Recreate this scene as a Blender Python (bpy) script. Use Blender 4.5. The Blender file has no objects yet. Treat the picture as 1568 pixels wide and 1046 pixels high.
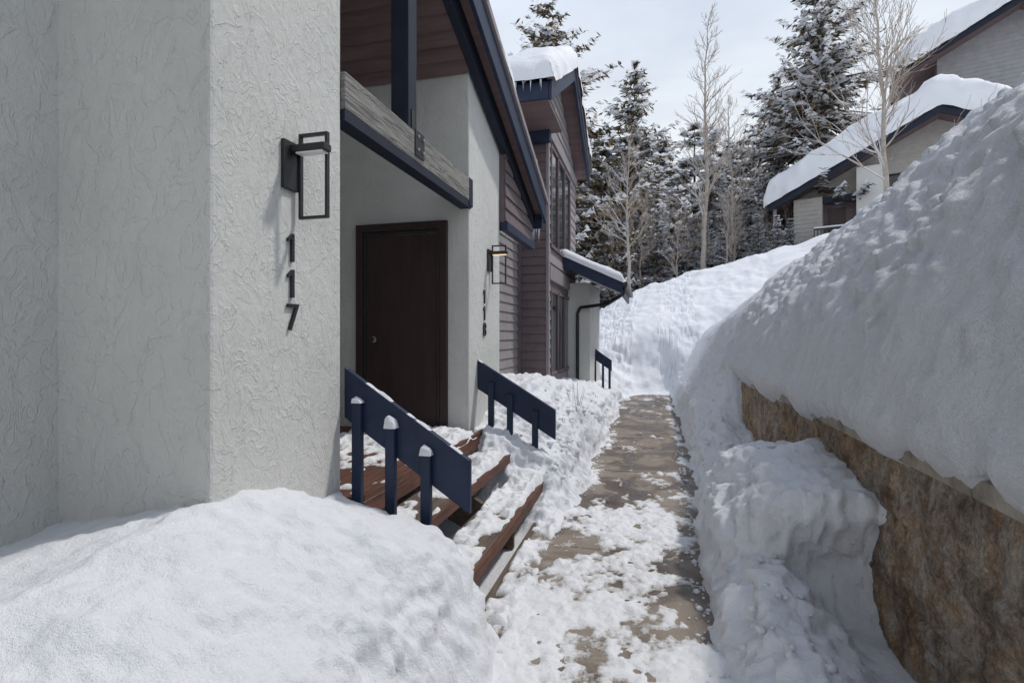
import bpy, math, random
import numpy as np
from mathutils import Vector
random.seed(7); rng=np.random.default_rng(7)
sc=bpy.context.scene
col=sc.collection
# ---------------------------------------------------------------- helpers
def sm(a,b,v):
    t=np.clip((v-a)/(b-a),0,1); return t*t*(3-2*t)
def _h(ix,iy,iz,seed):
    h=(ix.astype(np.int64)*374761393+iy.astype(np.int64)*668265263+iz.astype(np.int64)*2147483647+seed*1274126177)&0xffffffff
    h=((h^(h>>13))*1274126177)&0xffffffff
    h=((h^(h>>16))*2246822519)&0xffffffff
    return ((h^(h>>15))&0xffffff)/float(0xffffff)*2-1
def n3(x,y,z,seed=0):
    x,y,z=np.broadcast_arrays(np.asarray(x,float),np.asarray(y,float),np.asarray(z,float))
    xi=np.floor(x);yi=np.floor(y);zi=np.floor(z)
    fx=x-xi;fy=y-yi;fz=z-zi
    ux=fx*fx*fx*(fx*(fx*6-15)+10);uy=fy*fy*fy*(fy*(fy*6-15)+10);uz=fz*fz*fz*(fz*(fz*6-15)+10)
    r=0
    for a in (0,1):
        for b in (0,1):
            for c in (0,1):
                w=(ux if a else 1-ux)*(uy if b else 1-uy)*(uz if c else 1-uz)
                r=r+w*_h(xi+a,yi+b,zi+c,seed)
    return r
def fb(x,y,z=0.0,o=3,seed=0):
    r=0;a=1.0;f=1.0;t=0
    for i in range(o):
        r=r+a*n3(x*f+i*7.3,y*f+i*3.1,np.asarray(z)*f+i*1.7,seed+i);t+=a;a*=.5;f*=2.03
    return r/t*1.4
def bil(x,y,z,o=2,seed=0):
    r=0;a=1.0;f=1.0;t=0
    for i in range(o):
        r=r+a*(1-2.4*np.abs(n3(x*f+i*7.3,y*f+i*3.1,z*f+i*1.7,seed+i)));t+=a;a*=.5;f*=2.1
    return r/t-.25
def empty(name,parent=None,loc=(0,0,0),rz=0):
    o=bpy.data.objects.new(name,None);col.objects.link(o);o.location=loc;o.rotation_euler=(0,0,rz)
    o.empty_display_size=.1
    if parent:o.parent=parent
    return o
def mesh(name,V,F,mats,parent=None,smooth=False,fm=None,bevel=0):
    me=bpy.data.meshes.new(name)
    V=np.asarray(V,float)
    if isinstance(F,np.ndarray):
        me.vertices.add(len(V));me.vertices.foreach_set('co',V.ravel())
        k=F.shape[1];me.loops.add(F.size);me.loops.foreach_set('vertex_index',F.ravel().astype(np.int32))
        me.polygons.add(len(F));me.polygons.foreach_set('loop_start',np.arange(0,F.size,k,dtype=np.int32))
        me.update(calc_edges=True);me.validate()
    else:
        me.from_pydata([tuple(v) for v in V],[],F);me.update()
    if not isinstance(mats,(list,tuple)):mats=[mats]
    for m in mats:me.materials.append(m)
    if fm is not None and len(fm)==len(me.polygons):me.polygons.foreach_set('material_index',np.asarray(fm,dtype=np.int32))
    if smooth:me.polygons.foreach_set('use_smooth',np.ones(len(me.polygons),dtype=bool))
    o=bpy.data.objects.new(name,me);col.objects.link(o)
    if parent:o.parent=parent
    if bevel:
        b=o.modifiers.new('b','BEVEL');b.width=bevel;b.segments=2;b.limit_method='ANGLE'
    return o
def gridF(n,m):
    i=np.arange(n-1)[:,None]*m+np.arange(m-1)[None,:]
    i=i.ravel();return np.stack([i,i+m,i+m+1,i+1],1)
def gridmesh(name,P,mat,parent=None,amp=0,freq=4,oct=3,seed=1,flip=False):
    n,m,_=P.shape
    if callable(amp) or amp:
        du=np.gradient(P,axis=0);dv=np.gradient(P,axis=1)
        N=np.cross(du,dv);N/=np.linalg.norm(N,axis=2,keepdims=True)+1e-9
        if flip:N=-N
        if callable(amp):d=amp(P)
        else:d=amp*fb(P[...,0]*freq,P[...,1]*freq,P[...,2]*freq,oct,seed)
        P=P+N*d[...,None]
    F=gridF(n,m)
    if flip:F=F[:,::-1]
    return mesh(name,P.reshape(-1,3),np.ascontiguousarray(F),mat,parent,smooth=True)
def boxVF(x0,x1,y0,y1,z0,z1):
    V=[(x0,y0,z0),(x1,y0,z0),(x1,y1,z0),(x0,y1,z0),(x0,y0,z1),(x1,y0,z1),(x1,y1,z1),(x0,y1,z1)]
    F=[(3,2,1,0),(4,5,6,7),(0,1,5,4),(1,2,6,5),(2,3,7,6),(3,0,4,7)]
    return V,F
def box(name,x0,x1,y0,y1,z0,z1,mat,parent=None,bevel=0):
    V,F=boxVF(x0,x1,y0,y1,z0,z1);return mesh(name,V,F,mat,parent,bevel=bevel)
def boxes(name,L,mat,parent=None,bevel=0):
    V=[];F=[]
    for b in L:
        v,f=boxVF(*b);k=len(V);V+=v;F+=[tuple(i+k for i in q) for q in f]
    return mesh(name,V,F,mat,parent,bevel=bevel)
import bmesh
def recalc(o):
    bm=bmesh.new();bm.from_mesh(o.data);bmesh.ops.recalc_face_normals(bm,faces=bm.faces);bm.to_mesh(o.data);bm.free();return o
def prism(name,poly,a0,a1,axis,mat,parent=None,bevel=0):
    n=len(poly);V=[]
    for a in (a0,a1):
        for p in poly:
            V.append((a,p[0],p[1]) if axis=='X' else (p[0],a,p[1]))
    F=[tuple(range(n)),tuple(range(2*n-1,n-1,-1))]
    for i in range(n):
        j=(i+1)%n;F.append((i,i+n,j+n,j))
    return recalc(mesh(name,V,F,mat,parent,bevel=bevel))
def siding(name,axis,pos,sgn,a0,a1,z0,z1,mat,parent=None,h=.15,top=None,holes=()):
    V=[];F=[]
    z=z0
    while z<z1-.01:
        zt=min(z+h,z1);segs=[(a0,a1)]
        for (h0,h1,g0,g1) in holes:
            if zt>g0+.01 and z<g1-.01:
                ns=[]
                for s0,s1 in segs:
                    if h1<=s0 or h0>=s1: ns.append((s0,s1));continue
                    if h0>s0:ns.append((s0,h0))
                    if h1<s1:ns.append((h1,s1))
                segs=ns
        for s0,s1 in segs:
            if top is not None:
                ys=np.linspace(s0,s1,60);ok=[y for y in ys if top(y)>zt-.02]
                if len(ok)<2:continue
                s0,s1=min(ok),max(ok)
            o1=.026*sgn;o2=.004*sgn
            pr=[(0,z),(o1,z),(o2,zt),(0,zt)]
            k=len(V)
            for a in (s0,s1):
                for d,zz in pr:
                    V.append((pos+d,a,zz) if axis=='X' else (a,pos+d,zz))
            F+=[(k,k+1,k+2,k+3),(k+7,k+6,k+5,k+4)]+[(k+i,k+4+i,k+4+(i+1)%4,k+(i+1)%4) for i in range(4)]
        z=zt
    return recalc(mesh(name,V,F,mat,parent))
# ---------------------------------------------------------------- materials
def nt(name):
    m=bpy.data.materials.new(name);m.use_nodes=True
    t=m.node_tree;b=t.nodes['Principled BSDF'];return m,t,b
def N(t,ty,**k):
    n=t.nodes.new(ty)
    for a,v in k.items():
        if a in n.inputs: n.inputs[a].default_value=v
        else:setattr(n,a,v)
    return n
def coords(t,scale=(1,1,1),rot=(0,0,0)):
    tc=N(t,'ShaderNodeTexCoord');mp=N(t,'ShaderNodeMapping');mp.inputs['Scale'].default_value=scale;mp.inputs['Rotation'].default_value=rot
    t.links.new(tc.outputs['Object'],mp.inputs[0]);return mp.outputs[0]
def noise(t,vec,scale,detail=4,rough=.6,dist=0):
    n=N(t,'ShaderNodeTexNoise');n.inputs['Scale'].default_value=scale;n.inputs['Detail'].default_value=detail
    n.inputs['Roughness'].default_value=rough;n.inputs['Distortion'].default_value=dist
    t.links.new(vec,n.inputs['Vector']);return n.outputs['Fac']
def ramp(t,fac,stops):
    r=N(t,'ShaderNodeValToRGB');e=r.color_ramp.elements
    while len(e)<len(stops):e.new(.5)
    for i,(p,c) in enumerate(stops):
        e[i].position=p;e[i].color=(c[0],c[1],c[2],1) if isinstance(c,(tuple,list)) else (c,c,c,1)
    t.links.new(fac,r.inputs[0]);return r.outputs[0]
def bump(t,b,h,strength,dist,prev=None):
    n=N(t,'ShaderNodeBump');n.inputs['Strength'].default_value=strength;n.inputs['Distance'].default_value=dist
    t.links.new(h,n.inputs['Height'])
    if prev is not None:t.links.new(prev,n.inputs['Normal'])
    t.links.new(n.outputs[0],b.inputs['Normal']);return n.outputs[0]
def mixc(t,f,a,b,mode='MIX'):
    n=N(t,'ShaderNodeMix',data_type='RGBA',blend_type=mode)
    for k,s in ((0,f),(6,a),(7,b)):
        if hasattr(s,'is_output'):t.links.new(s,n.inputs[k])
        else:n.inputs[k].default_value=s if k==0 else (s[0],s[1],s[2],1)
    return n.outputs[2]
def mk(name,c1,c2,scale=5,rough=.7,bs=.3,bsc=60,bd=.004,stretch=(1,1,1),spec=.3):
    m,t,b=nt(name);v=coords(t,stretch)
    t.links.new(ramp(t,noise(t,v,scale,5,.65,.3),[(.3,c1),(.7,c2)]),b.inputs['Base Color'])
    b.inputs['Roughness'].default_value=rough;b.inputs['Specular IOR Level'].default_value=spec
    if bs:bump(t,b,noise(t,v,bsc,3,.6),bs,bd)
    return m
def snowmat(name,s1=.6,d1=.035,tint=(.82,.835,.87),sc1=24):
    m,t,b=nt(name);v=coords(t)
    b.inputs['Base Color'].default_value=(*tint,1)
    b.inputs['Roughness'].default_value=.65;b.inputs['Specular IOR Level'].default_value=.2
    a=bump(t,b,noise(t,v,sc1,6,.72),s1,d1)
    bump(t,b,noise(t,v,240,2,.8),.6,.006,a)
    return m
SNOW=snowmat('snow');SNOWP=snowmat('snow_crust',.9,.06,(.82,.835,.865),16)
def trampled():
    m,t,b=nt('snow_trampled');v=coords(t)
    at=N(t,'ShaderNodeAttribute',attribute_name='thick')
    mth=N(t,'ShaderNodeMath',operation='MULTIPLY_ADD');t.links.new(noise(t,v,55,5,.75),mth.inputs[0]);mth.inputs[1].default_value=.9
    t.links.new(at.outputs['Fac'],mth.inputs[2])
    c=ramp(t,mth.outputs[0],[(.42,(.22,.185,.155)),(.56,(.48,.455,.43)),(.76,(.76,.765,.775)),(1.0,(.84,.85,.87))])
    t.links.new(c,b.inputs['Base Color']);b.inputs['Roughness'].default_value=.6
    b.inputs['Specular IOR Level'].default_value=.25
    bump(t,b,noise(t,v,50,5,.75),.8,.016)
    return m
SNOWD=trampled()
def stucco(name,c1,c2):
    m,t,b=nt(name);v=coords(t)
    t.links.new(ramp(t,noise(t,v,1.2,5,.6),[(.3,c1),(.7,c2)]),b.inputs['Base Color'])
    b.inputs['Roughness'].default_value=.85;b.inputs['Specular IOR Level'].default_value=.2
    n1=noise(t,coords(t,(1,1,.75)),7,3,.55,.9)
    ridge=ramp(t,n1,[(.40,0),(.475,.25),(.495,1),(.52,.35),(.66,.5)])
    a=bump(t,b,ridge,.6,.006)
    a=bump(t,b,noise(t,coords(t,(1,1,.7)),20,5,.72,.7),.85,.013,a)
    bump(t,b,noise(t,v,110,3,.75),.6,.005,a)
    return m
STUC=stucco('stucco',(.56,.56,.535),(.65,.65,.62))
NAVY=mk('navy_paint',(.012,.020,.047),(.02,.032,.068),6,.5,.35,30,.003,(1,1,1))
NAVYD=mk('navy_paint_dark',(.010,.014,.028),(.016,.022,.04),6,.6,.3,40,.003)
PLUM=mk('plum_siding_paint',(.125,.095,.10),(.165,.13,.133),4,.65,.3,50,.003)
PLUML=mk('mauve_trim_paint',(.22,.195,.20),(.29,.265,.27),4,.65,.3,50,.003)
SOFF=mk('soffit_boards',(.13,.085,.085),(.20,.14,.135),4,.6,.3,30,.003,(.3,3,3))
DOORM=mk('door_paint',(.030,.016,.016),(.048,.027,.025),4,.42,.25,20,.002,(4,4,.5),.4)
BLACK=mk('black_metal',(.012,.012,.013),(.02,.02,.021),10,.45,.1,80,.001,spec=.5)
GALV=mk('galvanised_steel',(.25,.27,.3),(.35,.37,.4),20,.5,.1,80,.001)
REDW=mk('red_stained_wood',(.05,.03,.024),(.17,.07,.045),11,.7,.6,40,.005,(3,.4,3))
WOODB=mk('worn_stair_wood',(.07,.052,.04),(.17,.13,.10),9,.75,.6,40,.004,(3,.4,3))
def wood_beam():
    m,t,b=nt('weathered_beam_wood');v=coords(t,(9,.7,13))
    n=noise(t,v,4,8,.75,1.0)
    c=ramp(t,n,[(.30,(.035,.036,.04)),(.42,(.13,.125,.12)),(.52,(.27,.26,.24)),(.62,(.34,.33,.305)),(.8,(.50,.48,.45))])
    t.links.new(c,b.inputs['Base Color']);b.inputs['Roughness'].default_value=.85
    bump(t,b,n,1.0,.016);return m
BEAM=wood_beam()
def conc():
    m,t,b=nt('wet_concrete');v=coords(t)
    n=noise(t,v,1.5,6,.65,.6)
    c=ramp(t,n,[(.32,(.075,.056,.044)),(.46,(.13,.10,.08)),(.53,(.25,.205,.165)),(.72,(.33,.285,.235))])
    sp=ramp(t,noise(t,v,160,3,.7),[(.35,.65),(.65,1.15)])
    c=mixc(t,1.0,c,sp,'MULTIPLY')
    ice=ramp(t,noise(t,v,5.5,7,.75,.6),[(.56,0),(.72,.5)])
    c=mixc(t,ice,c,(.6,.6,.6))
    t.links.new(c,b.inputs['Base Color'])
    t.links.new(ramp(t,n,[(.36,.15),(.53,.75)]),b.inputs['Roughness'])
    bump(t,b,noise(t,v,150,3,.7),.4,.003);return m
CONC=conc()
def retain():
    m,t,b=nt('stained_concrete');v=coords(t)
    n=noise(t,v,5.0,10,.8,.4)
    c=ramp(t,n,[(.32,(.13,.10,.08)),(.43,(.27,.215,.165)),(.51,(.42,.345,.27)),(.60,(.52,.475,.415)),(.72,(.64,.62,.58))])
    n2=noise(t,coords(t,(1,1,.45),(.5,0,0)),8,8,.8,.4)
    c=mixc(t,.75,c,ramp(t,n2,[(.40,(.36,.31,.27)),(.54,(1,1,1))]),'MULTIPLY')
    sp=ramp(t,noise(t,v,45,4,.8),[(.38,.55),(.52,1.0),(.66,1.35)])
    c=mixc(t,.85,c,sp,'MULTIPLY')
    r=ramp(t,noise(t,v,2.4,6,.75),[(.46,(1,1,1)),(.62,(1.25,.90,.56))])
    c=mixc(t,.8,c,r,'MULTIPLY')
    wh=ramp(t,noise(t,coords(t,(1,1.4,.45),(-.5,0,0)),6,8,.8,.5),[(.53,0),(.64,.75)])
    c=mixc(t,wh,c,(.52,.50,.47))
    t.links.new(c,b.inputs['Base Color']);b.inputs['Roughness'].default_value=.85
    a=bump(t,b,noise(t,v,16,7,.75),.8,.05)
    bump(t,b,noise(t,v,70,4,.75),.8,.012,a);return m
RET=retain()
CAPM=mk('concrete_cap',(.18,.155,.12),(.42,.385,.33),7,.8,.8,45,.012)
GLASS,_t,_b=nt('window_glass');_b.inputs['Base Color'].default_value=(.02,.025,.03,1);_b.inputs['Roughness'].default_value=.06;_b.inputs['Specular IOR Level'].default_value=.8
LENS,_t,_b=nt('lamp_lens_lit');_b.inputs['Emission Color'].default_value=(1,.62,.25,1);_b.inputs['Emission Strength'].default_value=.7
LENSO,_t,_b=nt('lamp_lens_off');_b.inputs['Base Color'].default_value=(.7,.7,.68,1);_b.inputs['Roughness'].default_value=.3
ICE,_t,_b=nt('ice');_b.inputs['Base Color'].default_value=(.8,.88,.95,1);_b.inputs['Roughness'].default_value=.1
CREAM=mk('cream_siding_paint',(.36,.34,.31),(.45,.43,.40),3,.8,.2,30,.003)
GREY=mk('grey_siding_paint',(.27,.27,.28),(.34,.34,.35),3,.8,.2,30,.003)
BARK=mk('conifer_bark',(.06,.045,.035),(.12,.09,.065),12,.9,.6,30,.02)
ASP=mk('aspen_bark',(.27,.235,.20),(.50,.45,.39),5,.85,.4,25,.01)
TWIG=mk('twigs',(.26,.20,.155),(.40,.33,.265),5,.9,0)
def leafm(name,c1,c2,tr):
    m=mk(name,c1,c2,1.2,.85,0)
    t=m.node_tree;b=t.nodes['Principled BSDF'];out=t.nodes['Material Output']
    tl=t.nodes.new('ShaderNodeBsdfTranslucent');src=b.inputs['Base Color'].links[0].from_socket
    t.links.new(src,tl.inputs[0]);mx=t.nodes.new('ShaderNodeMixShader');mx.inputs[0].default_value=tr
    t.links.new(b.outputs[0],mx.inputs[1]);t.links.new(tl.outputs[0],mx.inputs[2]);t.links.new(mx.outputs[0],out.inputs[0]);return m
ND1=leafm('needles_dark',(.055,.05,.03),(.10,.085,.048),.3)
ND2=leafm('needles_light',(.17,.13,.08),(.27,.205,.135),.35)
TSN=leafm('tree_snow',(.84,.86,.89),(.9,.91,.94),.45)
# ---------------------------------------------------------------- snow terrain
def bankH(x,Y):
    t=np.maximum(x-1.06,0)
    k=np.interp(Y,[0,3,5,6.5,8,10,12,16],[1.10,1.24,1.18,1.05,.98,.95,.8,.62])
    return 1.265+(.33*(1-np.exp(-t/.18))+3.9*(1-np.exp(-t/3.0)))*k
def H(x,Y):
    e=.06*fb(x*0+1.3,Y*2.6,o=2,seed=5)+.022*fb(x*5,Y*5,o=2,seed=9)
    xl=x+e
    ml=np.interp(xl,[-9,-2.6,-2.1,-1.76,-1.5,-1.3,-1.15,-1.0,-.92,-.87,-.82,-.77,-.72],[.75,.74,.86,.93,.86,.76,.66,.52,.41,.30,.14,.02,-.08])
    ml=ml-.16*sm(1.9,2.65,Y)*sm(-1.05,-1.7,x)-.05*sm(2.1,2.6,Y)
    ml=ml*(1-.18*np.clip((1.5-Y)/1.5,0,1))
    fade=1-sm(2.62,2.84,Y+.06*fb(x*3,Y*0,o=2,seed=3))
    near=ml*fade+(-.06)*(1-fade)
    k=sm(4.25,5.10,Y+.25*fb(x*3,Y*2,o=2,seed=4)+.3*(x+1.2))
    top=np.interp(Y,[4,4.6,5.2,5.6,6.0,6.8,7.5,8.5,10,12,13.5,14.5],[.5,.62,.68,.82,1.0,1.12,1.0,.86,.72,.66,.6,.1])
    pl=(sm(-.64,-.98,xl+.04*np.sin(Y*2.1))*.62+sm(-.9,-1.45,xl)*.38)
    pile=-.06+k*(top+.06)*pl
    L=np.where(Y<3.6,near,pile)
    xe=np.interp(Y,[0,3,5,8,15],[.17,.27,.33,.42,.45])
    xr=x+e
    low=-.06+.32*sm(xe,xe+.28,xr)*(1-.9*sm(.62,1.05,x))+.06*sm(1.5,2.5,Y)*sm(xe,xe+.3,xr)
    hR=np.interp(Y,[0,3.7,4.3,4.8,5.15,5.6,6.5,7.2,7.7],[.76,.78,.82,.72,.52,.38,.34,.42,.5])
    hi=-.06+(hR+.06)*(.60*sm(xe,xe+.22,xr)+.40*sm(xe+.15,.85,xr))
    lw=sm(3.22,3.48,Y+.05*fb(x*3,Y*2,o=2,seed=6)+.30*(x-1.0))
    R=low*(1-lw)+hi*lw
    Fr=-.06+.5*sm(xe,xe+.25,xr)+1.05*sm(.5,1.5,x)
    bk=bankH(x,Y)
    Fr=Fr+sm(.95,1.4,x)*(bk-Fr)
    w=sm(7.55,8.5,Y)
    hid=np.where(x>1.3,.0,R)
    Rr=hid*(1-w)+Fr*w
    z=np.where(x<-.3,L,Rr)
    z=np.where((Y<3.6)&(x<-.3),near,z)
    rd=np.interp(x,[-12,-2.3,-.7,1.2,2.9,8,16,60],[2.2,2.45,3.35,3.95,4.4,5.6,7.2,9])
    Yn=Y+.6*fb(x*.9,Y*.5,o=2,seed=13)-.35*x
    sh=sm(14.7,16.9,Yn)*.38+np.clip((Y-15.8)/4.6,0,1)*.62
    rdb=rd+np.clip((Y-21)/60,0,3)*2.0
    hz=rdb*sh-.06*(1-sm(14.9,15.5,Yn))
    d=np.clip(.5+.5*(hz-z)/.35,0,1)
    z2=z*(1-d)+hz*d+.35*d*(1-d)*.5
    z=np.where(Y>13.8,z2,z)
    amp=sm(.02,.35,z)
    z=z+amp*(.05*fb(x*1.6,Y*1.6,o=3,seed=11))+amp*.13*sm(12,17,Y)*fb(x*.6,Y*.6,o=2,seed=14)
    return z
def nonuni(parts):
    a=[]
    for s,e,st in parts:
        n=max(2,int(round((e-s)/st)));a+=list(np.linspace(s,e,n,endpoint=False))
    a.append(parts[-1][1]);return np.array(a)
xs=nonuni([(-300,-60,40),(-60,-10,5),(-10,-3,.7),(-3,-2.0,.025),(-2.0,-.6,.014),(-.6,.15,.06),(.15,1.3,.014),(1.3,4,.07),(4,10,.25),(10,40,2),(40,300,30)])
ys=nonuni([(-60,-3,5),(-3,.5,.15),(.5,3.2,.015),(3.2,6,.018),(6,10,.035),(10,22,.07),(22,40,1),(40,120,8),(120,600,60)])
X,Y=np.meshgrid(xs,ys,indexing='ij')
Z=H(X,Y)
def amain(P):
    x,y,z=P[...,0],P[...,1],P[...,2]
    near=sm(30,20,y)*sm(12,6,np.abs(x))
    gx=np.gradient(z,axis=0)/np.maximum(np.gradient(X,axis=0),1e-4)
    gy=np.gradient(z,axis=1)/np.maximum(np.gradient(Y,axis=1),1e-4)
    s=np.clip(np.hypot(gx,gy)/1.3,0,1)
    live=sm(-.04,.12,z)
    b=.013*fb(x*7,y*7,z*7,3,21)+.006*fb(x*20,y*20,z*20,2,24)+s*(.02*fb(x*10,y*10,z*10,3,22)+.036*bil(x*6,y*6,z*6,3,31)+.016*bil(x*15,y*15,z*15,2,36))
    b=b-.010*sm(.35,.6,n3(x*9,y*9,z*9,39))
    lump=((x>.1)&(x<1.3)&(y<8))|((x<-.6)&(y>4.3))
    b=b+np.where(lump,.016*fb(x*5,y*5,z*5,3,33)+.036*bil(x*4,y*4,z*4,3,35)+.014*bil(x*13,y*13,z*13,2,37),0)
    far=(.05*fb(x*1.5,y*1.5,z,3,41)+.03*fb(x*4,y*4,z*4,3,44)+.015*bil(x*2.2,y*2.2,z*1.2,3,43))*sm(7,11,y)
    return (b*live+far*live)*near
oh=.26*sm(.28,.66,Z)*sm(.5,.85,X)*(1-sm(3.7,4.5,Y))*sm(3.0,3.2,Y)*(X<1.3)
Pm=np.stack([X,Y-oh,Z],2)
Pm[...,0]-=.07*sm(.2,.5,Z)*sm(.25,.45,X)*(1-sm(.6,.9,X))*sm(3.2,3.6,Y)*(1-sm(5.2,6,Y))
gridmesh('snow_ground',Pm,SNOW,amp=amain)
# snow bank on retaining wall
Yb=nonuni([(-3,.8,.1),(.8,6,.018),(6,9.4,.028)])
lipn=fb(Yb*2.4,Yb*0,0,3,51);lip2=fb(Yb*7,Yb*0+4,0,3,52)
ts=np.concatenate([np.linspace(0,1.2,66)[1:],np.linspace(1.2,3.6,110)[1:],np.linspace(3.6,12,25)[1:]])
rows=[]
r=.13*(1+.35*lipn+.25*lip2)
droop=.02+.055*lipn+.04*lip2
for ph in np.linspace(285,150,14):
    a=math.radians(ph);low=sm(180,270,ph)
    rows.append(np.stack([1.17+r*math.cos(a),Yb,1.2+.13*math.sin(a)-droop*low],1))
x0=rows[-1][:,0]
for t in ts:
    xx=1.06+t
    f=math.exp(-t/.3)
    rows.append(np.stack([xx+(x0-1.06)*f,Yb,bankH(np.full_like(Yb,xx),Yb)],1))
P=np.array(rows)
endf=sm(8.6,9.4,P[...,1]);P[...,2]-=endf*.4
P[...,2]+=.12*fb(P[...,0]*.8,P[...,1]*.8,0,2,55)*sm(1.1,1.8,P[...,0])
def abank(P):
    x,y,z=P[...,0],P[...,1],P[...,2]
    s=sm(1.0,1.4,x)
    q=(x+z)*.72
    u=(y*.8+q*.6);v=(-y*.6+q*.8)
    wv=.3*fb(u*1.5,v*1.5,0*x,2,66)
    pit=n3(u*6.5+wv,v*10.5,x*0,61)
    d=-.036*sm(.05,.5,pit)+.024*sm(.05,.5,-pit)+.020*fb(u*12+wv*2,v*17,x*0,2,67)+.03*fb(u*1.5,v*2.0,0*x,2,62)
    return d*(.35+.65*s)+.008*fb(x*18,y*18,z*18,2,63)
gridmesh('snow_bank',P,SNOWP,amp=abank,flip=True)
# ---------------------------------------------------------------- path
path=empty('concrete_path')
y=-2.0;L=[]
while y<15.4:
    L.append((-.98,.62,y,y+1.19,-.12,0.0+random.uniform(-.004,.004)));y+=1.2
boxes('slab',L,CONC,path,bevel=.006)
box('gravel_base',-.99,.63,-2,15.4,-.14,-.03,WOODB,path)
def addthick(o,T):
    a=o.data.attributes.new('thick','FLOAT','POINT');a.data.foreach_set('value',np.asarray(T,dtype=np.float32).ravel())
xs2=np.arange(-.86,.44,.011);ys2=nonuni([(1.2,6,.011),(6,15.3,.025)])
XX,YY=np.meshgrid(xs2,ys2,indexing='ij')
wx=XX+.05*fb(XX*5,YY*5,0,2,77);wy=YY+.05*fb(XX*5,YY*5,3,2,78)
a=fb(wx*2.4+wy*.6,wy*1.3,0,4,71);b2=fb(wx*8,wy*5,0,4,72);c2=fb(XX*24,YY*20,0,3,73)
thr=np.interp(YY,[1,3,3.6,4.2,4.9,5.4,6.3,8,11,15],[-.75,-.60,-.42,-.25,-.10,.34,.36,.50,.42,.3])
thr=thr+.7*sm(.0,.3,XX)*sm(2.7,3.1,YY)*sm(4.4,3.7,YY)+.5*sm(-.55,-.85,XX)*sm(2.0,2.6,YY)*sm(5,4.4,YY)
thr=thr-.45*sm(5,7,YY)*(sm(-.50,-.66,XX)+sm(.22,.38,XX))
v=a*.6+b2*.5+c2*.30-thr
ZZ=np.clip(v,-.4,.8)*.022+.005*b2*sm(0,.3,v)+.003*c2*sm(-.05,.2,v)+.012*bil(XX*7,YY*7,XX*0,3,75)*sm(.05,.5,v)
ZZ=np.where(ZZ<0,ZZ*2-.003,np.minimum(ZZ,.045))
ob=gridmesh('trampled_snow',np.stack([XX,YY,ZZ],2),SNOWD)
addthick(ob,np.clip(v*1.15,0,1))
V=[];F=[]
def clod(cx,cy,cz,r):
    k=len(V);t=(1+5**.5)/2
    ic=[(-1,t,0),(1,t,0),(-1,-t,0),(1,-t,0),(0,-1,t),(0,1,t),(0,-1,-t),(0,1,-t),(t,0,-1),(t,0,1),(-t,0,-1),(-t,0,1)]
    for p in ic:
        s=r/1.9*random.uniform(.65,1.35);V.append((cx+p[0]*s,cy+p[1]*s,cz+p[2]*s*.75))
    for f in [(0,11,5),(0,5,1),(0,1,7),(0,7,10),(0,10,11),(1,5,9),(5,11,4),(11,10,2),(10,7,6),(7,1,8),(3,9,4),(3,4,2),(3,2,6),(3,6,8),(3,8,9),(4,9,5),(2,4,11),(6,2,10),(8,6,7),(9,8,1)]:
        F.append(tuple(i+k for i in f))
for i in range(360):
    yy=random.uniform(1.8,9);side=random.random()
    xx=(.26+.03*yy*.6-abs(random.gauss(0,.05))) if side<.6 else (-.74+abs(random.gauss(0,.05)) if (yy<2.8 or yy>4.2) else -.8+random.gauss(0,.04))
    clod(xx,yy,.004,random.choice([.006,.008,.01,.014,.022])*random.uniform(.6,1.2))
cx=[];cy=[]
for i in range(420):
    if random.random()<.5:
        yy=random.uniform(1.9,9);xx=.32+.03*yy+abs(random.gauss(0,.22))
        if xx>1.05:continue
    else:
        yy=random.uniform(4.9,10);xx=-.82-abs(random.gauss(0,.2))
        if xx<-1.5:continue
    cx.append(xx);cy.append(yy)
cz=H(np.array(cx)[:,None],np.array(cy)[:,None])[:,0]
for a_,b_,c_ in zip(cx,cy,cz):clod(a_,b_,c_+.002,random.choice([.010,.014,.018,.024,.034])*random.uniform(.7,1.2))
mesh('snow_clods',V,F,SNOW,smooth=True)
# ---------------------------------------------------------------- retaining wall
rw=empty('retaining_wall')
yy=nonuni([(-2.5,1,.1),(1,4,.012),(4,7.66,.022)]);zz=np.arange(-.2,1.04,.014)
A,B=np.meshgrid(yy,zz,indexing='ij')
xw=1.155+.018*fb(A*3,B*3,0,4,81)+.018*fb(A*11,B*11,0,4,82)+.012*np.maximum(bil(A*6,B*9,A*0,2,83),0)
for zj in (.34,.70):
    xw=xw+.014*np.exp(-((B-zj-.012*fb(A*2,A*0,0,2,84))/.010)**2)
gridmesh('wall_face',np.stack([xw,A,B],2),RET,rw,flip=True)
box('wall_core',1.21,1.5,-2.5,7.64,-.2,1.03,RET,rw)
L=[];y=-2.5
while y<7.5:
    l=random.uniform(1.3,1.9);y1=min(y+l,7.66)
    L.append((1.10+random.uniform(-.008,.008),1.5,y,y1-.006,1.02,1.10+random.uniform(-.004,.004)));y=y1
boxes('cap_stones',L,CAPM,rw,bevel=.012)
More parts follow.
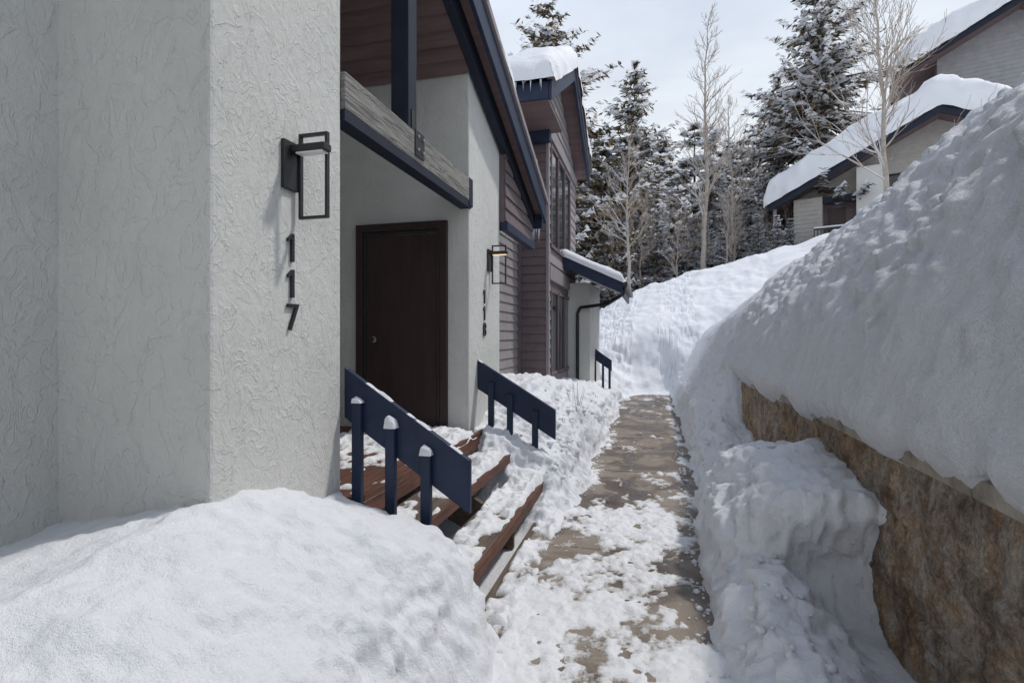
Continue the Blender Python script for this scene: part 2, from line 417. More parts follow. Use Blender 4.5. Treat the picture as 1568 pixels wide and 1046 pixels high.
# ---------------------------------------------------------------- townhouse
th=empty('townhouse')
U=lambda y:4.23-.39*(y-4.84)
STX=-1.76
box('unit_block',-7,-2.6,-4,1.77,-.2,5.4,STUC,th)
box('unseen_shade_block',-7,-1.76,-14,-4.0,-.2,7.2,STUC,th)  # unseen block added behind the camera to darken the walls facing it
box('entry_pillar',-3.55,-1.76,1.77,2.71,-.2,5.0,STUC,th,bevel=.014)
box('recess_side_wall',-7,-3.6,1.775,4.9,-.2,5.2,STUC,th)
prism('divider_wall',[(4.92,-.2),(6.0,-.2),(6.0,U(6.0)+.05),(4.92,U(4.92)+.05)],-7,-1.76,'X',STUC,th,bevel=.012)
prism('roof_slab',[(-4,U(-4)+.22),(7.5,U(7.5)+.22),(7.5,U(7.5)+.34),(-4,U(-4)+.34)],-8,-1.54,'X',NAVYD,th)
prism('rake_fascia',[(-4,U(-4)+.06),(7.52,U(7.52)+.06),(7.52,U(7.52)+.36),(-4,U(-4)+.36)],-1.54,-1.50,'X',NAVY,th,bevel=.004)
prism('rake_drip_edge',[(-4,U(-4)+.34),(7.54,U(7.54)+.34),(7.54,U(7.54)+.42),(-4,U(-4)+.42)],-1.56,-1.47,'X',PLUML,th)
prism('frieze_board',[(-4,U(-4)-.02),(7.46,U(7.46)-.02),(7.46,U(7.46)+.19),(-4,U(-4)+.19)],-1.74,-1.66,'X',NAVYD,th,bevel=.004)
prism('eave_fascia',[(7.5,U(7.5)-.02),(7.54,U(7.5)-.02),(7.54,U(7.5)+.32),(7.5,U(7.5)+.32)],-8,-1.56,'X',NAVY,th)
yy_=2.2
V=[];F=[]
while yy_<4.9:
    y1=min(yy_+.15,4.915);a0=U(yy_);a1=U(y1)
    k=len(V)
    for xx in (-3.6,-1.745):
        V+=[(xx,yy_+.016,a0+.04),(xx,y1-.002,a1-.01),(xx,y1-.002,a1+.03),(xx,yy_+.016,a0+.06)]
    F+=[(k,k+1,k+2,k+3),(k+7,k+6,k+5,k+4),(k,k+4,k+5,k+1),(k+1,k+5,k+6,k+2),(k+2,k+6,k+7,k+3),(k+3,k+7,k+4,k)]
    yy_=y1
recalc(mesh('soffit_planks',V,F,SOFF,th))
prism('rake_soffit',[(-4,U(-4)+.195),(7.5,U(7.5)+.195),(7.5,U(7.5)+.215),(-4,U(-4)+.215)],-1.76,-1.545,'X',SOFF,th)
def roofsnow(name,x0,x1,y0,y1,fz,th_,rad,parent,nx=60,ny=60,amp=.03,seed=3,base=0):
    def sp(a,b,n):
        u=np.linspace(-1,1,n);u=np.sign(u)*(1-(1-np.abs(u))**1.8);return (a+b)/2+(b-a)/2*u
    X,Y=np.meshgrid(sp(x0,x1,nx),sp(y0,y1,ny),indexing='ij')
    d=np.minimum(np.minimum(X-x0,x1-X),np.minimum(Y-y0,y1-Y))
    e=np.sqrt(np.clip(1-(1-np.clip(d/rad,0,1))**2,0,1))
    Z=fz(X,Y)+base+th_*e*(1+.18*fb(X*.7,Y*.7,0,2,seed))-.03*(d<=1e-6)
    return gridmesh(name,np.stack([X,Y,Z],2),SNOW,parent,amp=amp,freq=2.5,seed=seed)
roofsnow('roof_snow',-8,-1.47,-3,7.58,lambda x,y:U(y)+.40,.15,.12,th,40,160,amp=.025)
siding('gable_infill','X',-1.70,1,6.0,7.44,2.97,U(6)+.02,PLUM,th,top=lambda y:U(y)+.05)
prism('gable_infill_back',[(6.003,2.96),(7.44,2.96),(7.44,U(7.44)+.1),(6.003,U(6.0)+.1)],-1.76,-1.705,'X',PLUM,th)
box('infill_header',-1.75,-1.66,6.003,7.46,2.86,2.96,NAVY,th,bevel=.004)
siding('link_wall','X',-2.3,1,6.0,9.0,.2,5.0,PLUML,th)
box('link_core',-7,-2.305,6.0,9.0,-.2,4.2,PLUM,th)
box('link_corner_trim',-2.3,-2.24,8.9,8.97,0,5.2,PLUM,th)
V=[];F=[]
def ic(x,y,z,l,r):
    k=len(V)
    for i in range(5):
        a=i*math.tau/5;V.append((x+r*math.cos(a),y+r*math.sin(a),z))
    V.append((x,y,z-l))
    for i in range(5):F.append((k+i,k+(i+1)%5,k+5))
for i in range(16):ic(random.uniform(-2.2,-1.6),7.55+random.uniform(-.01,.02),U(7.5)-.0,random.uniform(.05,.25),random.uniform(.008,.018))
for i in range(22):ic(random.uniform(-3.0,-1.5),7.62,5.40,random.uniform(.04,.2),random.uniform(.006,.014))
mesh('icicles',V,F,ICE,th,smooth=True)
box('carrying_beam',-1.86,-1.735,2.715,4.95,2.93,3.15,BEAM,th,bevel=.008)
box('beam_lower_board',-1.85,-1.74,2.72,4.94,2.865,2.93,NAVYD,th)
box('beam_end',-1.862,-1.730,4.86,4.96,2.88,3.155,NAVYD,th,bevel=.006)
box('upper_post',-1.89,-1.745,3.56,3.70,3.15,U(3.6)+.02,NAVYD,th,bevel=.006)
box('post_bracket',-1.734,-1.726,3.64,3.80,2.97,3.16,BLACK,th)
boxes('bracket_bolts',[(-1.727,-1.712,3.67+.09*i,3.69+.09*i,3.01+.1*j,3.03+.1*j) for i in range(2) for j in range(2)],GALV,th,bevel=.003)
box('bracket_strap',-1.742,-1.738,3.60,3.66,3.14,3.30,BLACK,th)
dr=empty('entry_door',th)
Yd=4.92
boxes('door_frame',[(-3.0,-2.92,Yd-.035,Yd+.02,.66,2.76),(-2.06,-1.98+.0,Yd-.035,Yd+.02,.66,2.76),(-2.92,-2.06,Yd-.035,Yd+.02,2.68,2.76)],DOORM,dr,bevel=.006)
boxes('door_stop',[(-2.915,-2.885,Yd-.025,Yd-.005,.68,2.675),(-2.095,-2.065,Yd-.025,Yd-.005,.68,2.675),(-2.885,-2.095,Yd-.025,Yd-.005,2.645,2.675)],BLACK,dr,bevel=.004)
box('door_slab',-2.88,-2.10,Yd-.016,Yd-.004,.69,2.64,DOORM,dr,bevel=.003)
def disc(name,cx,cy,cz,r,l,mat,parent,n=20):
    V=[]
    for s in (0,1):
        for i in range(n):
            a=i*math.tau/n;V.append((cx+r*math.cos(a),cy-s*l,cz+r*math.sin(a)))
    F=[tuple(range(n)),tuple(range(2*n-1,n-1,-1))]+[(i,i+n,(i+1)%n+n,(i+1)%n) for i in range(n)]
    return recalc(mesh(name,V,F,mat,parent,bevel=.003))
disc('knob_rose',-2.80,Yd-.016,1.57,.032,.012,GALV,dr)
disc('knob_neck',-2.80,Yd-.028,1.57,.014,.03,BLACK,dr)
disc('knob',-2.80,Yd-.055,1.57,.028,.03,BLACK,dr)
box('threshold',-2.92,-2.06,Yd-.12,Yd-.02,.655,.685,GALV,dr,bevel=.004)
def number(s,y,zs,size):
    e=empty('house_number')
    for i,(c,z) in enumerate(zip(s,zs)):
        if c=='1':
            w=size*.13;h=size*.5
            pts=[(-w*.55,-h),(w*.55,-h),(w*.55,h),(-w*.25,h),(-w*1.9,h*.62),(-w*1.9,h*.40),(-w*.55,h*.62)]
            V=[];n=len(pts)
            for d in (0,.014):V+=[(STX+.001+d,y+p[0],z+p[1]) for p in pts]
            F=[tuple(range(n)),tuple(range(2*n-1,n-1,-1))]+[(k,k+n,(k+1)%n+n,(k+1)%n) for k in range(n)]
            recalc(mesh('digit_%d'%(i+1),V,F,BLACK,e));continue
        cu=bpy.data.curves.new('c','FONT');cu.body=c;cu.size=size*1.38;cu.extrude=.006;cu.offset=0;cu.align_x='CENTER';cu.align_y='CENTER'
        t=bpy.data.objects.new('t',cu);col.objects.link(t)
        dg=bpy.context.evaluated_depsgraph_get();me=bpy.data.meshes.new_from_object(t.evaluated_get(dg))
        bpy.data.objects.remove(t)
        me.materials.clear();me.materials.append(BLACK)
        ob=bpy.data.objects.new('digit_%d'%(i+1),me);col.objects.link(ob)
        ob.location=(STX+.010,y,z);ob.rotation_euler=(math.pi/2,0,math.pi/2);ob.parent=e
number('117',2.27,(2.045,1.865,1.69),.14)
number('118',5.40,(2.03,1.85,1.67),.15)
def sconce(y,z,lens):
    e=empty('wall_sconce')
    x0=STX
    boxes('back_plate',[(x0,x0+.022,y-.115,y-.005,z-.10,z+.14)],BLACK,e,bevel=.003)
    b=.011
    boxes('open_frame',[(x0+.022,x0+.035,y-b,y+b,z-.235,z+.195),(x0+.175,x0+.188,y-b,y+b,z-.235,z+.195),(x0+.035,x0+.175,y-b,y+b,z-.235,z-.222),(x0+.035,x0+.175,y-b,y+b,z+.182,z+.195)],BLACK,e)
    box('lamp_head',x0+.022,x0+.215,y-.075,y-.013,z+.085,z+.12,BLACK,e,bevel=.004)
    box('lens',x0+.05,x0+.20,y-.068,y-.02,z+.076,z+.084,lens,e)
sconce(2.31,2.43,LENSO);sconce(5.62,2.42,LENS)
# ---------------------------------------------------------------- stairs + rails
st=empty('entry_stairs')
box('deck_frame',-3.58,-1.72,2.72,4.90,.50,.62,WOODB,st)
x=-3.58
LL=[]
while x<-1.72:
    LL.append((x,min(x+.136,-1.70),2.725,4.905,.622,.658));x+=.142
boxes('deck_boards',LL,REDW,st,bevel=.004)
box('deck_rim',-1.70,-1.66,2.80,5.13,.50,.655,REDW,st,bevel=.004)
for i,(xf,zt) in enumerate([(-1.36,.46),(-1.02,.235)]):
    boxes('tread_%d'%(i+1),[(xf-.31,xf-.16,2.82,5.12,zt-.04,zt),(xf-.15,xf,2.82,5.12,zt-.04,zt)],WOODB,st,bevel=.005)
    box('tread_nosing_%d'%(i+1),xf,xf+.03,2.815,5.12,zt-.075,zt+.002,REDW,st,bevel=.004)
for i,yy in enumerate((2.80,3.95,5.12)):
    prism('stringer_%d'%(i+1),[(-1.72,.5),(-1.72,.2),(-1.2,-.05),(-1.05,-.05),(-1.05,.15)],yy,yy+.045,'Y',WOODB,st)
box('bottom_sill',-.99,-.94,2.75,4.6,-.03,.012,WOODB,st,bevel=.008)
def patch(name,x0,x1,y0,y1,z,h,thr,parent,seed):
    X,Y=np.meshgrid(np.linspace(x0,x1,int((x1-x0)/.010)),np.linspace(y0,y1,int((y1-y0)/.013)),indexing='ij')
    d=np.minimum(np.minimum(X-x0,x1-X+.02*fb(Y*6,X*0,0,2,seed+5)),np.minimum(Y-y0,y1-Y))
    e=sm(0,.05,d)
    v=fb(X*3,Y*2.4,0,4,seed)*.7+fb(X*12,Y*10,0,3,seed+9)*.4-thr
    v=v+.6*sm(3.9,4.7,Y)
    Z=z+(np.clip(v,-.5,1.3)*h+.016*bil(X*8,Y*8,X*0,2,seed+3)*sm(0,.3,v))*e-.02*(1-e)
    Z=np.where(Z<z,z+(Z-z)*2-.004,Z)
    o=gridmesh(name,np.stack([X,Y,Z],2),SNOWD,parent)
    addthick(o,np.clip(v*1.7+.15,0,1))
patch('deck_snow',-2.9,-1.655,2.76,4.86,.660,.06,-.05,st,101)
patch('tread_snow_1',-1.68,-1.335,2.80,5.1,.462,.07,-.42,st,102)
patch('tread_snow_2',-1.335,-.995,2.80,5.1,.237,.075,-.42,st,103)
patch('ground_snow',-.99,-.74,2.78,4.7,.012,.05,-.05,st,104)
def rail(Y,s):
    e=empty('stair_railing')
    xa,za,xb,zb=-1.775 if s<0 else -1.755,1.42,-.985,.91
    if s>0: za=1.36;zb=.87;xb=-.94
    th_=.04
    dx,dz=xb-xa,zb-za
    poly=[(xa,za),(xb,zb),(xb,zb-.30),(xa,za-.30)]
    prism('rail_plank',poly,Y,Y+th_,'Y',NAVY,e,bevel=.006)
    xsP=(-1.67,-1.455,-1.235) if s<0 else (-1.60,-1.40,-1.14)
    for i,xx in enumerate(xsP):
        zt=za+(xx-xa)*dz/dx-.135
        zb_=.5 if i==0 else (.34 if i==1 else .12)
        boxes('post_%d'%(i+1),[(xx-.03,xx+.03,Y-.042,Y-.002,zb_,zt)],NAVY,e,bevel=.005)
        if s>0:continue
        g=np.linspace(-1,1,13);A,B=np.meshgrid(g,g,indexing='ij')
        rr=np.clip(1-np.maximum(np.abs(A),np.abs(B))**3,0,1)
        zc=zt-.004+((.03,.065,.05)[i])*rr**.5*(1-.35*A)
        gridmesh('snow_cap_%d'%(i+1),np.stack([xx+A*.034,Y-.024+B*.026,zc],2),SNOW,e,amp=.010,freq=22,seed=i+40)
    g=np.linspace(0,1,70);w_=np.linspace(-1,1,7);A,B=np.meshgrid(g,w_,indexing='ij')
    xx=xa+.01+(xb-xa-.02)*A
    hh=np.clip(fb(A*9,B*0+Y,0,3,7)-.05,-.3,1)*.016*(1-B**2)**.5
    gridmesh('top_snow',np.stack([xx,Y+th_/2+B*.018,za+(xx-xa)*dz/dx+.001+hh-.003],2),SNOW,e)
rail(2.765,-1);rail(5.17,1)
# ---------------------------------------------------------------- unit C (two-storey, next door)
C=th
Yc0,Yc1=9.0,12.4
box('c_core',-7,-1.785,Yc0+.03,Yc1,-.2,5.25,PLUM,C)
prism('c_gable_core',[(Yc0+.03,5.25),(Yc1,5.25),(Yc1,5.4),(10.2,6.5),(Yc0+.03,5.6)],-7,-1.785,'X',PLUM,C)
siding('c_end_siding','Y',Yc0+.03,-1,-2.3,-1.80,.0,5.9,PLUM,C)
holes=[(9.25,11.5,3.2,5.05),(9.25,11.5,.9,2.45)]
RC=lambda y:np.interp(y,[7.7,10.1,12.6],[5.25,6.65,5.35])
siding('c_front_siding','X',-1.785,1,Yc0+.03,Yc1,.2,6.5,PLUML,C,holes=holes,top=lambda y:RC(y)-.02,h=.17)
for j,(z0,z1) in enumerate(((3.2,5.05),(.9,2.45))):
    wdw=empty('window_%d'%(j+1),C)
    box('glass',-1.785,-1.775,9.3,11.45,z0+.04,z1-.04,GLASS,wdw)
    L=[(-1.78,-1.745,a,a+.07,z0,z1) for a in (9.25,9.95,10.7,11.43)]+[(-1.78,-1.745,9.32,11.43,z0,z0+.06),(-1.78,-1.745,9.32,11.43,z1-.06,z1)]
    boxes('frame',L,PLUM,wdw,bevel=.004)
boxes('c_trim',[(-1.80,-1.75,Yc0,Yc0+.10,.0,5.6),(-1.762,-1.735,Yc0+.1,Yc1,2.6,2.85),(-1.762,-1.735,Yc0+.1,Yc1,5.12,5.3)],PLUML,C,bevel=.004)
def slope(name,p0,p1,t,x0,x1,mat,par,bv=0):
    return prism(name,[p0,p1,(p1[0],p1[1]+t),(p0[0],p0[1]+t)],x0,x1,'X',mat,par,bevel=bv)
RX=-1.5
slope('c_roof_front',(7.7,5.25),(10.1,6.65),.12,-7,RX,SOFF,C)
slope('c_roof_back',(10.1,6.65),(12.6,5.35),.12,-7,RX,SOFF,C)
slope('c_rake_front',(7.68,5.1),(10.1,6.52),.3,RX,RX+.05,NAVY,C,.005)
slope('c_rake_back',(10.1,6.52),(12.6,5.18),.3,RX,RX+.05,NAVY,C,.005)
slope('c_rake_trim_front',(7.66,5.40),(10.1,6.82),.08,RX-.01,RX+.08,PLUML,C)
slope('c_rake_trim_back',(10.1,6.82),(12.6,5.48),.08,RX-.01,RX+.08,PLUML,C)
box('c_eave_fascia',-7,RX,7.66,7.70,5.12,5.38,NAVY,C,bevel=.004)
box('c_eave_soffit',-7,RX-.01,7.70,9.0,5.12,5.15,SOFF,C)
box('c_eave_beam',-7,-1.7,8.80,8.98,4.95,5.115,NAVY,C)
roofsnow('c_roof_snow',-7,RX+.11,7.55,12.7,lambda x,y:RC(y)+.16,.42,.25,C,70,90,amp=.05,seed=8)
box('porch_wall',-1.78,-1.30,11.3,13.4,-.1,2.75,STUC,C,bevel=.01)
prism('porch_roof',[(-1.80,3.14),(-.62,2.58),(-.62,2.70),(-1.80,3.26)],10.7,13.6,'Y',SOFF,C)
prism('porch_rake',[(-1.80,3.02),(-.60,2.46),(-.60,2.74),(-1.80,3.30)],10.65,10.70,'Y',NAVY,C,bevel=.004)
box('porch_eave',-.62,-.58,10.66,13.6,2.42,2.70,NAVY,C,bevel=.004)
box('gutter',-.58,-.49,10.66,13.6,2.58,2.69,BLACK,C,bevel=.01)
roofsnow('porch_snow',-1.82,-.56,10.62,13.6,lambda x,y:3.28-.475*(x+1.8),.17,.14,C,40,40,amp=.02,seed=12)
def tube(V,F,p0,p1,r0,r1,n=5,FM=None,mi=0,snow=0):
    p0=Vector(p0);p1=Vector(p1);d=(p1-p0)
    if d.length<1e-6:return
    d.normalize();up=Vector((0,0,1)) if abs(d.z)<.95 else Vector((1,0,0))
    a=d.cross(up).normalized();b=a.cross(d)
    k=len(V)
    for p,r in ((p0,r0),(p1,r1)):
        for i in range(n):
            t=math.tau*i/n+.785;V.append(tuple(p+a*(r*math.cos(t))+b*(r*math.sin(t))))
    for i in range(n):
        j=(i+1)%n;F.append((k+i,k+j,k+n+j,k+n+i))
        if FM is not None:
            tm=math.tau*(i+.5)/n+.785
            FM.append(snow if (snow and (b.z*math.sin(tm)>.2 or math.cos(tm)<-.5) and random.random()<.8 and abs(d.z)<.93) else mi)
def tubes(name,pts,r,mat,parent,n=10):
    V=[];F=[]
    for p,q in zip(pts[:-1],pts[1:]):tube(V,F,p,q,r,r,n)
    return mesh(name,V,F,mat,parent,smooth=True)
tubes('downspout',[(-.55,10.75,2.58),(-.58,10.78,2.45),(-.9,10.95,2.27),(-1.50,11.24,2.22),(-1.56,11.25,2.1),(-1.56,11.25,.2)],.035,BLACK,C)
fr=empty('stair_railing')
prism('rail_plank',[(-1.35,1.35),(-.92,1.05),(-.92,.80),(-1.35,1.10)],12.3,12.34,'Y',NAVY,fr)
boxes('post',[(-1.32,-1.27,12.25,12.3,.4,1.2),(-1.14,-1.09,12.25,12.3,.4,1.1),(-.99,-.94,12.25,12.3,.4,1.0)],NAVY,fr)
# ---------------------------------------------------------------- chalets on the hill
def gable(name,loc,rz,xl,ze,zp,xr,dep,wmat,base,wl,wr,snow,seed):
    e=empty(name,None,loc,rz)
    sl=(zp-ze)/(-xl);zr=zp-sl*xr
    R=lambda x:zp-sl*np.abs(x)
    for nm,p in (('rake_left',[(xl,ze),(0,zp),(0,zp-.36),(xl,ze-.36)]),('rake_right',[(0,zp),(xr,zr),(xr,zr-.36),(0,zp-.36)])):
        prism(nm,p,-.08,0,'Y',NAVYD,e,bevel=.01)
    for nm,p in (('roof_left',[(xl,ze),(0,zp),(0,zp-.2),(xl,ze-.2)]),('roof_right',[(0,zp),(xr,zr),(xr,zr-.2),(0,zp-.2)])):
        prism(nm,p,0,dep,'Y',SOFF,e)
    box('eave_fascia',xl-.05,xl,-.08,dep,ze-.36,ze-.0,NAVYD,e)
    prism('wall_core',[(wl,base),(wr,base),(wr,float(R(wr))-.2),(0,zp-.2),(wl,float(R(wl))-.2)],1.25,dep-.5,'Y',wmat,e)
    roofsnow('roof_snow',xl-.25,xr,-.2,dep,lambda x,y:R(x),snow,.55,e,90,50,amp=.10,seed=seed)
    return e,R
E,R1=gable('chalet_house',(11.6,25.9,0),math.radians(-20),-6.5,8.05,11.3,3.6,6.5,CREAM,3,-5.5,3.2,1.4,15)
siding('wing_siding','Y',.5,-1,-5.5,-4.3,3,8.2,CREAM,E,h=.2)
box('wing_core',-5.5,-4.3,.5,1.25,3,8.1,CREAM,E)
siding('gable_siding','Y',1.25,-1,-3.0,3.2,3,11.2,CREAM,E,h=.2,top=lambda x:R1(x)-.2,holes=[(-1.9,-.5,7.6,8.9),(.2,1.8,7.6,8.9)])
box('recess_shadow_wall',-4.3,-2.95,1.15,1.22,3,8.3,PLUM,E)  # dark plum panel between cream walls: the recess's shade put into colour
box('recess_door',-4.1,-3.4,1.1,1.14,5.6,7.7,DOORM,E);box('recess_lintel',-4.3,-2.9,.6,.72,7.9,8.2,NAVYD,E)
box('porch_pillar',-2.95,-1.9,.35,1.2,3,9.3,STUC,E,bevel=.02)
for a,b in ((-1.85,-.5),(.2,1.8)):
    box('window_glass',a,b,1.2,1.23,7.6,8.9,GLASS,E)
    boxes('window_frame',[(a-.06,a,1.15,1.22,7.54,8.96),(b,b+.06,1.15,1.22,7.54,8.96),((a+b)/2-.03,(a+b)/2+.03,1.15,1.22,7.6,8.9),(a,b,1.15,1.22,7.54,7.6),(a,b,1.15,1.22,8.9,8.96)],NAVYD,E)
boxes('balcony_rail',[(-4.6,-2.9,-.1,-.05,6.55,6.62)]+[(-4.6+.14*i,-4.56+.14*i,-.1,-.06,5.7,6.55) for i in range(13)],BLACK,E)
box('balcony_snow',-4.6,-2.9,-.12,-.03,6.62,6.7,SNOW,E,bevel=.03)
box('corner_post',-6.35,-6.2,.1,.25,3,7.8,PLUML,E)
Fh,R2=gable('chalet_house',(18.4,32.9,0),math.radians(-20),-5.3,16.6,19.2,5,7,GREY,5,-3.4,4.6,1.4,19)
siding('gable_siding','Y',1.25,-1,-3.4,4.6,8,19,GREY,Fh,h=.24,top=lambda x:R2(x)-.2)
# ---------------------------------------------------------------- trees
def conifer(H_,R_,seed,snowp=.4,dens=1.0,q=1.0,nn=4,pw=.72):
    rs=np.random.default_rng(seed)
    V=[];F=[];FM=[]
    tube(V,F,(0,0,-1),(0,0,H_*.5),H_*.016,H_*.009,7,FM,0);tube(V,F,(0,0,H_*.5),(0,0,H_),H_*.009,.01,6,FM,0)
    C=[]
    nl=int(H_*2.4*dens)
    for i in range(nl):
        t=(i+rs.random()*.7)/nl;z=H_*(.06+.94*t)
        Lb=R_*(1-t)**pw*(.9+.3*math.sin(i*1.7+seed))+.15
        nb=int(5+6*(1-t)+rs.integers(0,2))
        for b in range(nb):
            az=rs.random()*math.tau;l=Lb*rs.uniform(.5,1.12)
            if rs.random()<.06:continue
            dr=.34*(1-t)+.08-.25*t; dv=np.array([math.cos(az),math.sin(az)])
            ns=max(3,int(l/(.24*q)))
            tube(V,F,(0,0,z),(dv[0]*l*.8,dv[1]*l*.8,z-dr*l*.75),.025+.012*l,.008,3,FM,0)
            sn=rs.random()<snowp+.25
            for s in range(1,ns+1):
                f=s/ns
                c=np.array([dv[0]*l*f,dv[1]*l*f,z-dr*l*f-.10*math.sin(f*3.1)*l+.12*l*f*f])
                w=(.15+.28*l*(1-f)*.4+.04)*q
                for _ in range(nn):
                    C.append((c+rs.normal(0,.11,3)*[1,1,.6]*min(1.2,l)-[0,0,.05],az+rs.normal(0,.85),w*rs.uniform(.5,1.1),rs.uniform(-.8,.1),0 if rs.random()<.5 else 1))
                if sn and rs.random()<snowp+.3:
                    C.append((c+np.array([rs.normal(0,.08),rs.normal(0,.08),.13+rs.random()*.06]),az+rs.normal(0,.5),w*rs.uniform(1.0,1.8),-dr*.7+rs.normal(0,.12),2))
    for c,az,w,pt,mi in C:
        a=np.array([math.cos(az)*math.cos(pt),math.sin(az)*math.cos(pt),math.sin(pt)])
        b=np.array([-math.sin(az),math.cos(az),rs.normal(0,.35) if mi<2 else 0])
        la=w*1.25 if mi<2 else w*.95;lb=w*(.28 if mi<2 else .48)
        k=len(V)
        V+= [tuple(c-a*la*.6-b*lb*.4),tuple(c-b*lb+a*la*.1),tuple(c+a*la),tuple(c+b*lb+a*la*.15)]
        if mi<2:
            F.append((k,k+1,k+2,k+3));FM.append(mi+1)
        else:
            for j in range(4):V[k+j]=(V[k+j][0],V[k+j][1],V[k+j][2]-w*.36)
            k2=len(V);V.append(tuple(c+np.array([0,0,w*.16])+a*la*.1))
            F+=[(k,k+1,k2,k+3),(k+1,k+2,k+3,k2)];FM+=[3,3]
    return np.array(V),F,FM
def bare(H_,seed,spread=.22,snow=0,dens=1.0,start=.3,lean=(0,0),deep=2):
    rs=random.Random(seed);st0=random.getstate();random.seed(seed)
    V=[];F=[];FM=[]
    n=16;pts=[Vector((0,0,-1))];wx=wy=0
    for i in range(1,n+1):
        t=i/n;wx+=rs.gauss(0,.004)*H_;wy+=rs.gauss(0,.004)*H_
        pts.append(Vector((lean[0]*t*H_+wx,lean[1]*t*H_+wy,t*H_)))
    rad=lambda t:H_*.0095*(1-t)**.9+.008
    for i in range(n):tube(V,F,pts[i],pts[i+1],rad(i/n),rad((i+1)/n),7,FM,0)
    def at(t):
        f=t*n;i=min(int(f),n-1);return pts[i].lerp(pts[i+1],f-i)
    def br(p,d,l,r,dep):
        m=4 if dep==0 else 3
        q=p.copy()
        for s in range(m):
            d2=(d+Vector((rs.gauss(0,.12),rs.gauss(0,.12),rs.gauss(.07,.08)))).normalized()
            nq=q+d2*(l/m);ra=r*(1-s/m*.7);rb=r*(1-(s+1)/m*.7)
            tube(V,F,q,nq,ra,max(rb,.005),4,FM,0 if dep==0 else 1,2 if snow else 0)
            if dep<deep:
                for _ in range(rs.choice((1,2,2)) if dep==0 else rs.choice((1,1,2))):
                    side=Vector((rs.gauss(0,1),rs.gauss(0,1),rs.gauss(.25,.6))).normalized()
                    br(nq,(d2*.85+side*.55).normalized(),l*rs.uniform(.28,.5),max(rb*.6,.007),dep+1)
            q=nq;d=d2
    nb=int(36*dens)
    for i in range(nb):
        t=start+(1-start)*(i/nb)**.9;az=rs.random()*math.tau
        l=H_*spread*(1-t)**.6*rs.uniform(.6,1.1)+.3
        el=rs.uniform(.45,1.1)
        br(at(min(t,.99)),Vector((math.cos(az)*math.cos(el),math.sin(az)*math.cos(el),math.sin(el))),l,rad(t)*.40+.004,0)
    random.setstate(st0)
    return np.array(V),F,FM
CM=[BARK,ND1,ND2,TSN];BMt=[ASP,TWIG,TSN]
S15,C15=math.sin(math.radians(15)),math.cos(math.radians(15))
def wpos(px,d):
    u=(px-784)/806;return d*(-S15+C15*u),d*(C15+S15*u)
def gz(x,y):return float(H(np.array([[x]]),np.array([[y]]))[0,0])
def put(kind,name,px,pytop,d,arg,seed,**k):
    x,y=wpos(px,d);g=gz(x,y);top=1.6+(515-pytop)/806*d;h=top-g
    if kind=='c':V,F,FM=conifer(h,arg,seed,**k);m=CM
    else:V,F,FM=bare(h,seed,arg,**k);m=BMt
    o=mesh(name,V,F,m,fm=FM);o.location=(x,y,g);return o
put('c','pine_tree',842,4,27,6.0,1,snowp=.4,pw=.62,dens=1.3)
put('c','pine_tree',972,96,31,4.2,2,snowp=.55,pw=.66)
put('c','pine_tree',1262,-60,29,6.0,3,snowp=.75)
put('c','pine_tree',1195,110,34,4.8,4,snowp=.85)
put('b','aspen_tree',1078,28,24,.15,5,start=.22,dens=1.4,snow=1)
put('b','aspen_tree',963,215,20.5,.28,6,dens=.7,snow=1)
put('b','aspen_tree',1358,-60,15.5,.36,8,dens=1.2,snow=1,start=.25,lean=(-.02,0))
put('b','aspen_tree',1120,150,27,.22,9,dens=.9,snow=1)
var=[conifer(9,2.6,20,snowp=1.0,q=1.4,dens=.7,nn=2),conifer(8,2.8,21,snowp=1.0,q=1.4,dens=.7,nn=2),conifer(10,2.9,22,snowp=.95,q=1.4,dens=.7,nn=2)]
varb=[bare(8,30,.34,snow=1,dens=.7,start=.1),bare(7,31,.36,snow=1,dens=.7,start=.1)]
AV=[];AF=[];AM=[];off=0
rs=random.Random(5)
def addc(v,x,y,s,rz,mo=None):
    global off
    V,F,FM=v;c,s_=math.cos(rz),math.sin(rz)
    W=V*s;W=np.stack([W[:,0]*c-W[:,1]*s_+x,W[:,0]*s_+W[:,1]*c+y,W[:,2]+gz(x,y)],1)
    AV.append(W);AF.append(np.array(F)+off);AM.append(np.array(FM) if mo is None else np.array(mo)[np.array(FM)]);off+=len(V)
for i in range(44):
    px=860+i*10+rs.uniform(-6,6);d=rs.uniform(28,44)
    x,y=wpos(px,d);top=1.6+(515-rs.uniform(205,320))/806*d;s=max(.5,(top-gz(x,y))/9)
    addc(var[i%3],x,y,s,rs.random()*6)
for i in range(26):
    px=870+i*14+rs.uniform(-6,6);d=rs.uniform(23,34)
    x,y=wpos(px,d);top=1.6+(515-rs.uniform(270,350))/806*d;s=max(.4,(top-gz(x,y))/8)
    addc(varb[i%2],x,y,s,rs.random()*6,[4,4,3])
for i in range(14):
    px=872+i*26+rs.uniform(-8,8);d=rs.uniform(23,28)
    x,y=wpos(px,d);top=1.6+(515-rs.uniform(320,365))/806*d;s=max(.22,(top-gz(x,y))/9)
    addc(var[i%3],x,y,s,rs.random()*6)
for i in range(22):
    px=600+i*60+rs.uniform(-20,20);d=rs.uniform(60,90);x,y=wpos(px,d)
    addc(var[i%3],x,y,rs.uniform(.9,1.2),rs.random()*6)
mesh('distant_trees',np.concatenate(AV),np.concatenate(AF),CM+[TWIG],fm=np.concatenate(AM))
V=[];F=[]
for i in range(9):
    x=-1.0+random.gauss(0,.05);y=7.1+random.gauss(0,.1);z=gz(x,y)-.05
    tube(V,F,(x,y,z),(x+random.gauss(0,.06),y+random.gauss(0,.05),z+random.uniform(.2,.5)),.004,.002,4)
mesh('dry_grass',V,F,TWIG)
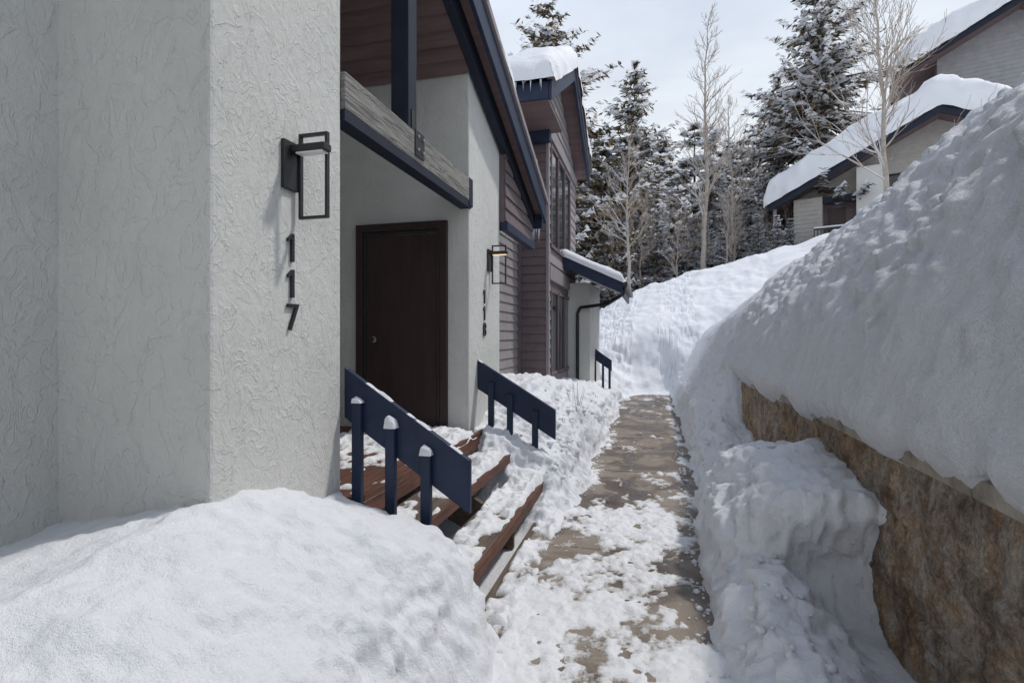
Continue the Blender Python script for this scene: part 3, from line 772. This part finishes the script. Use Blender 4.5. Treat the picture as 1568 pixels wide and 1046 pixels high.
# ---------------------------------------------------------------- light
sv=Vector((.44,.34,.83)).normalized()
el=math.asin(sv.z);az=math.atan2(sv.x,sv.y)
ld=bpy.data.lights.new('sun','SUN');ld.energy=2.2;ld.angle=math.radians(4);ld.color=(1,.955,.895)
lo=bpy.data.objects.new('sun',ld);col.objects.link(lo);lo.rotation_euler=sv.to_track_quat('Z','Y').to_euler();lo.location=(20,20,30)
w=bpy.data.worlds.new('World');sc.world=w;w.use_nodes=True;t=w.node_tree
bg=t.nodes['Background'];sky=t.nodes.new('ShaderNodeTexSky');sky.sky_type='NISHITA';sky.sun_disc=False
sky.sun_elevation=el;sky.sun_rotation=az;sky.air_density=1.0;sky.dust_density=1.5
tc=t.nodes.new('ShaderNodeTexCoord');mp=t.nodes.new('ShaderNodeMapping');mp.inputs['Scale'].default_value=(1.2,1.2,3)
t.links.new(tc.outputs['Generated'],mp.inputs[0])
nz=noise(t,mp.outputs[0],1.6,5,.6,.4)
cf=ramp(t,nz,[(.32,.72),(.60,1.0)])
sx=t.nodes.new('ShaderNodeSeparateXYZ');t.links.new(tc.outputs['Generated'],sx.inputs[0])
hz=ramp(t,sx.outputs[2],[(.0,(.97,.98,1)),(.30,(.92,.96,1.0)),(.55,(.76,.84,.96)),(1.0,(.36,.44,.60))])
sc_=t.nodes.new('ShaderNodeVectorMath');sc_.operation='SCALE';t.links.new(hz,sc_.inputs[0]);sc_.inputs['Scale'].default_value=11.6
mx=mixc(t,cf,sky.outputs[0],sc_.outputs[0])
t.links.new(mx,bg.inputs[0]);bg.inputs[1].default_value=.088
# ---------------------------------------------------------------- camera
cd=bpy.data.cameras.new('camera');cam=bpy.data.objects.new('camera',cd);col.objects.link(cam)
cd.sensor_width=36;cd.lens=36*806/1568;cd.clip_end=2000;cd.clip_start=.05;cd.shift_y=-.0048
cam.location=(0,0,1.6);cam.rotation_euler=(math.radians(90),0,math.radians(15));sc.camera=cam
sc.view_settings.view_transform='Standard';sc.view_settings.look='None';sc.view_settings.exposure=0
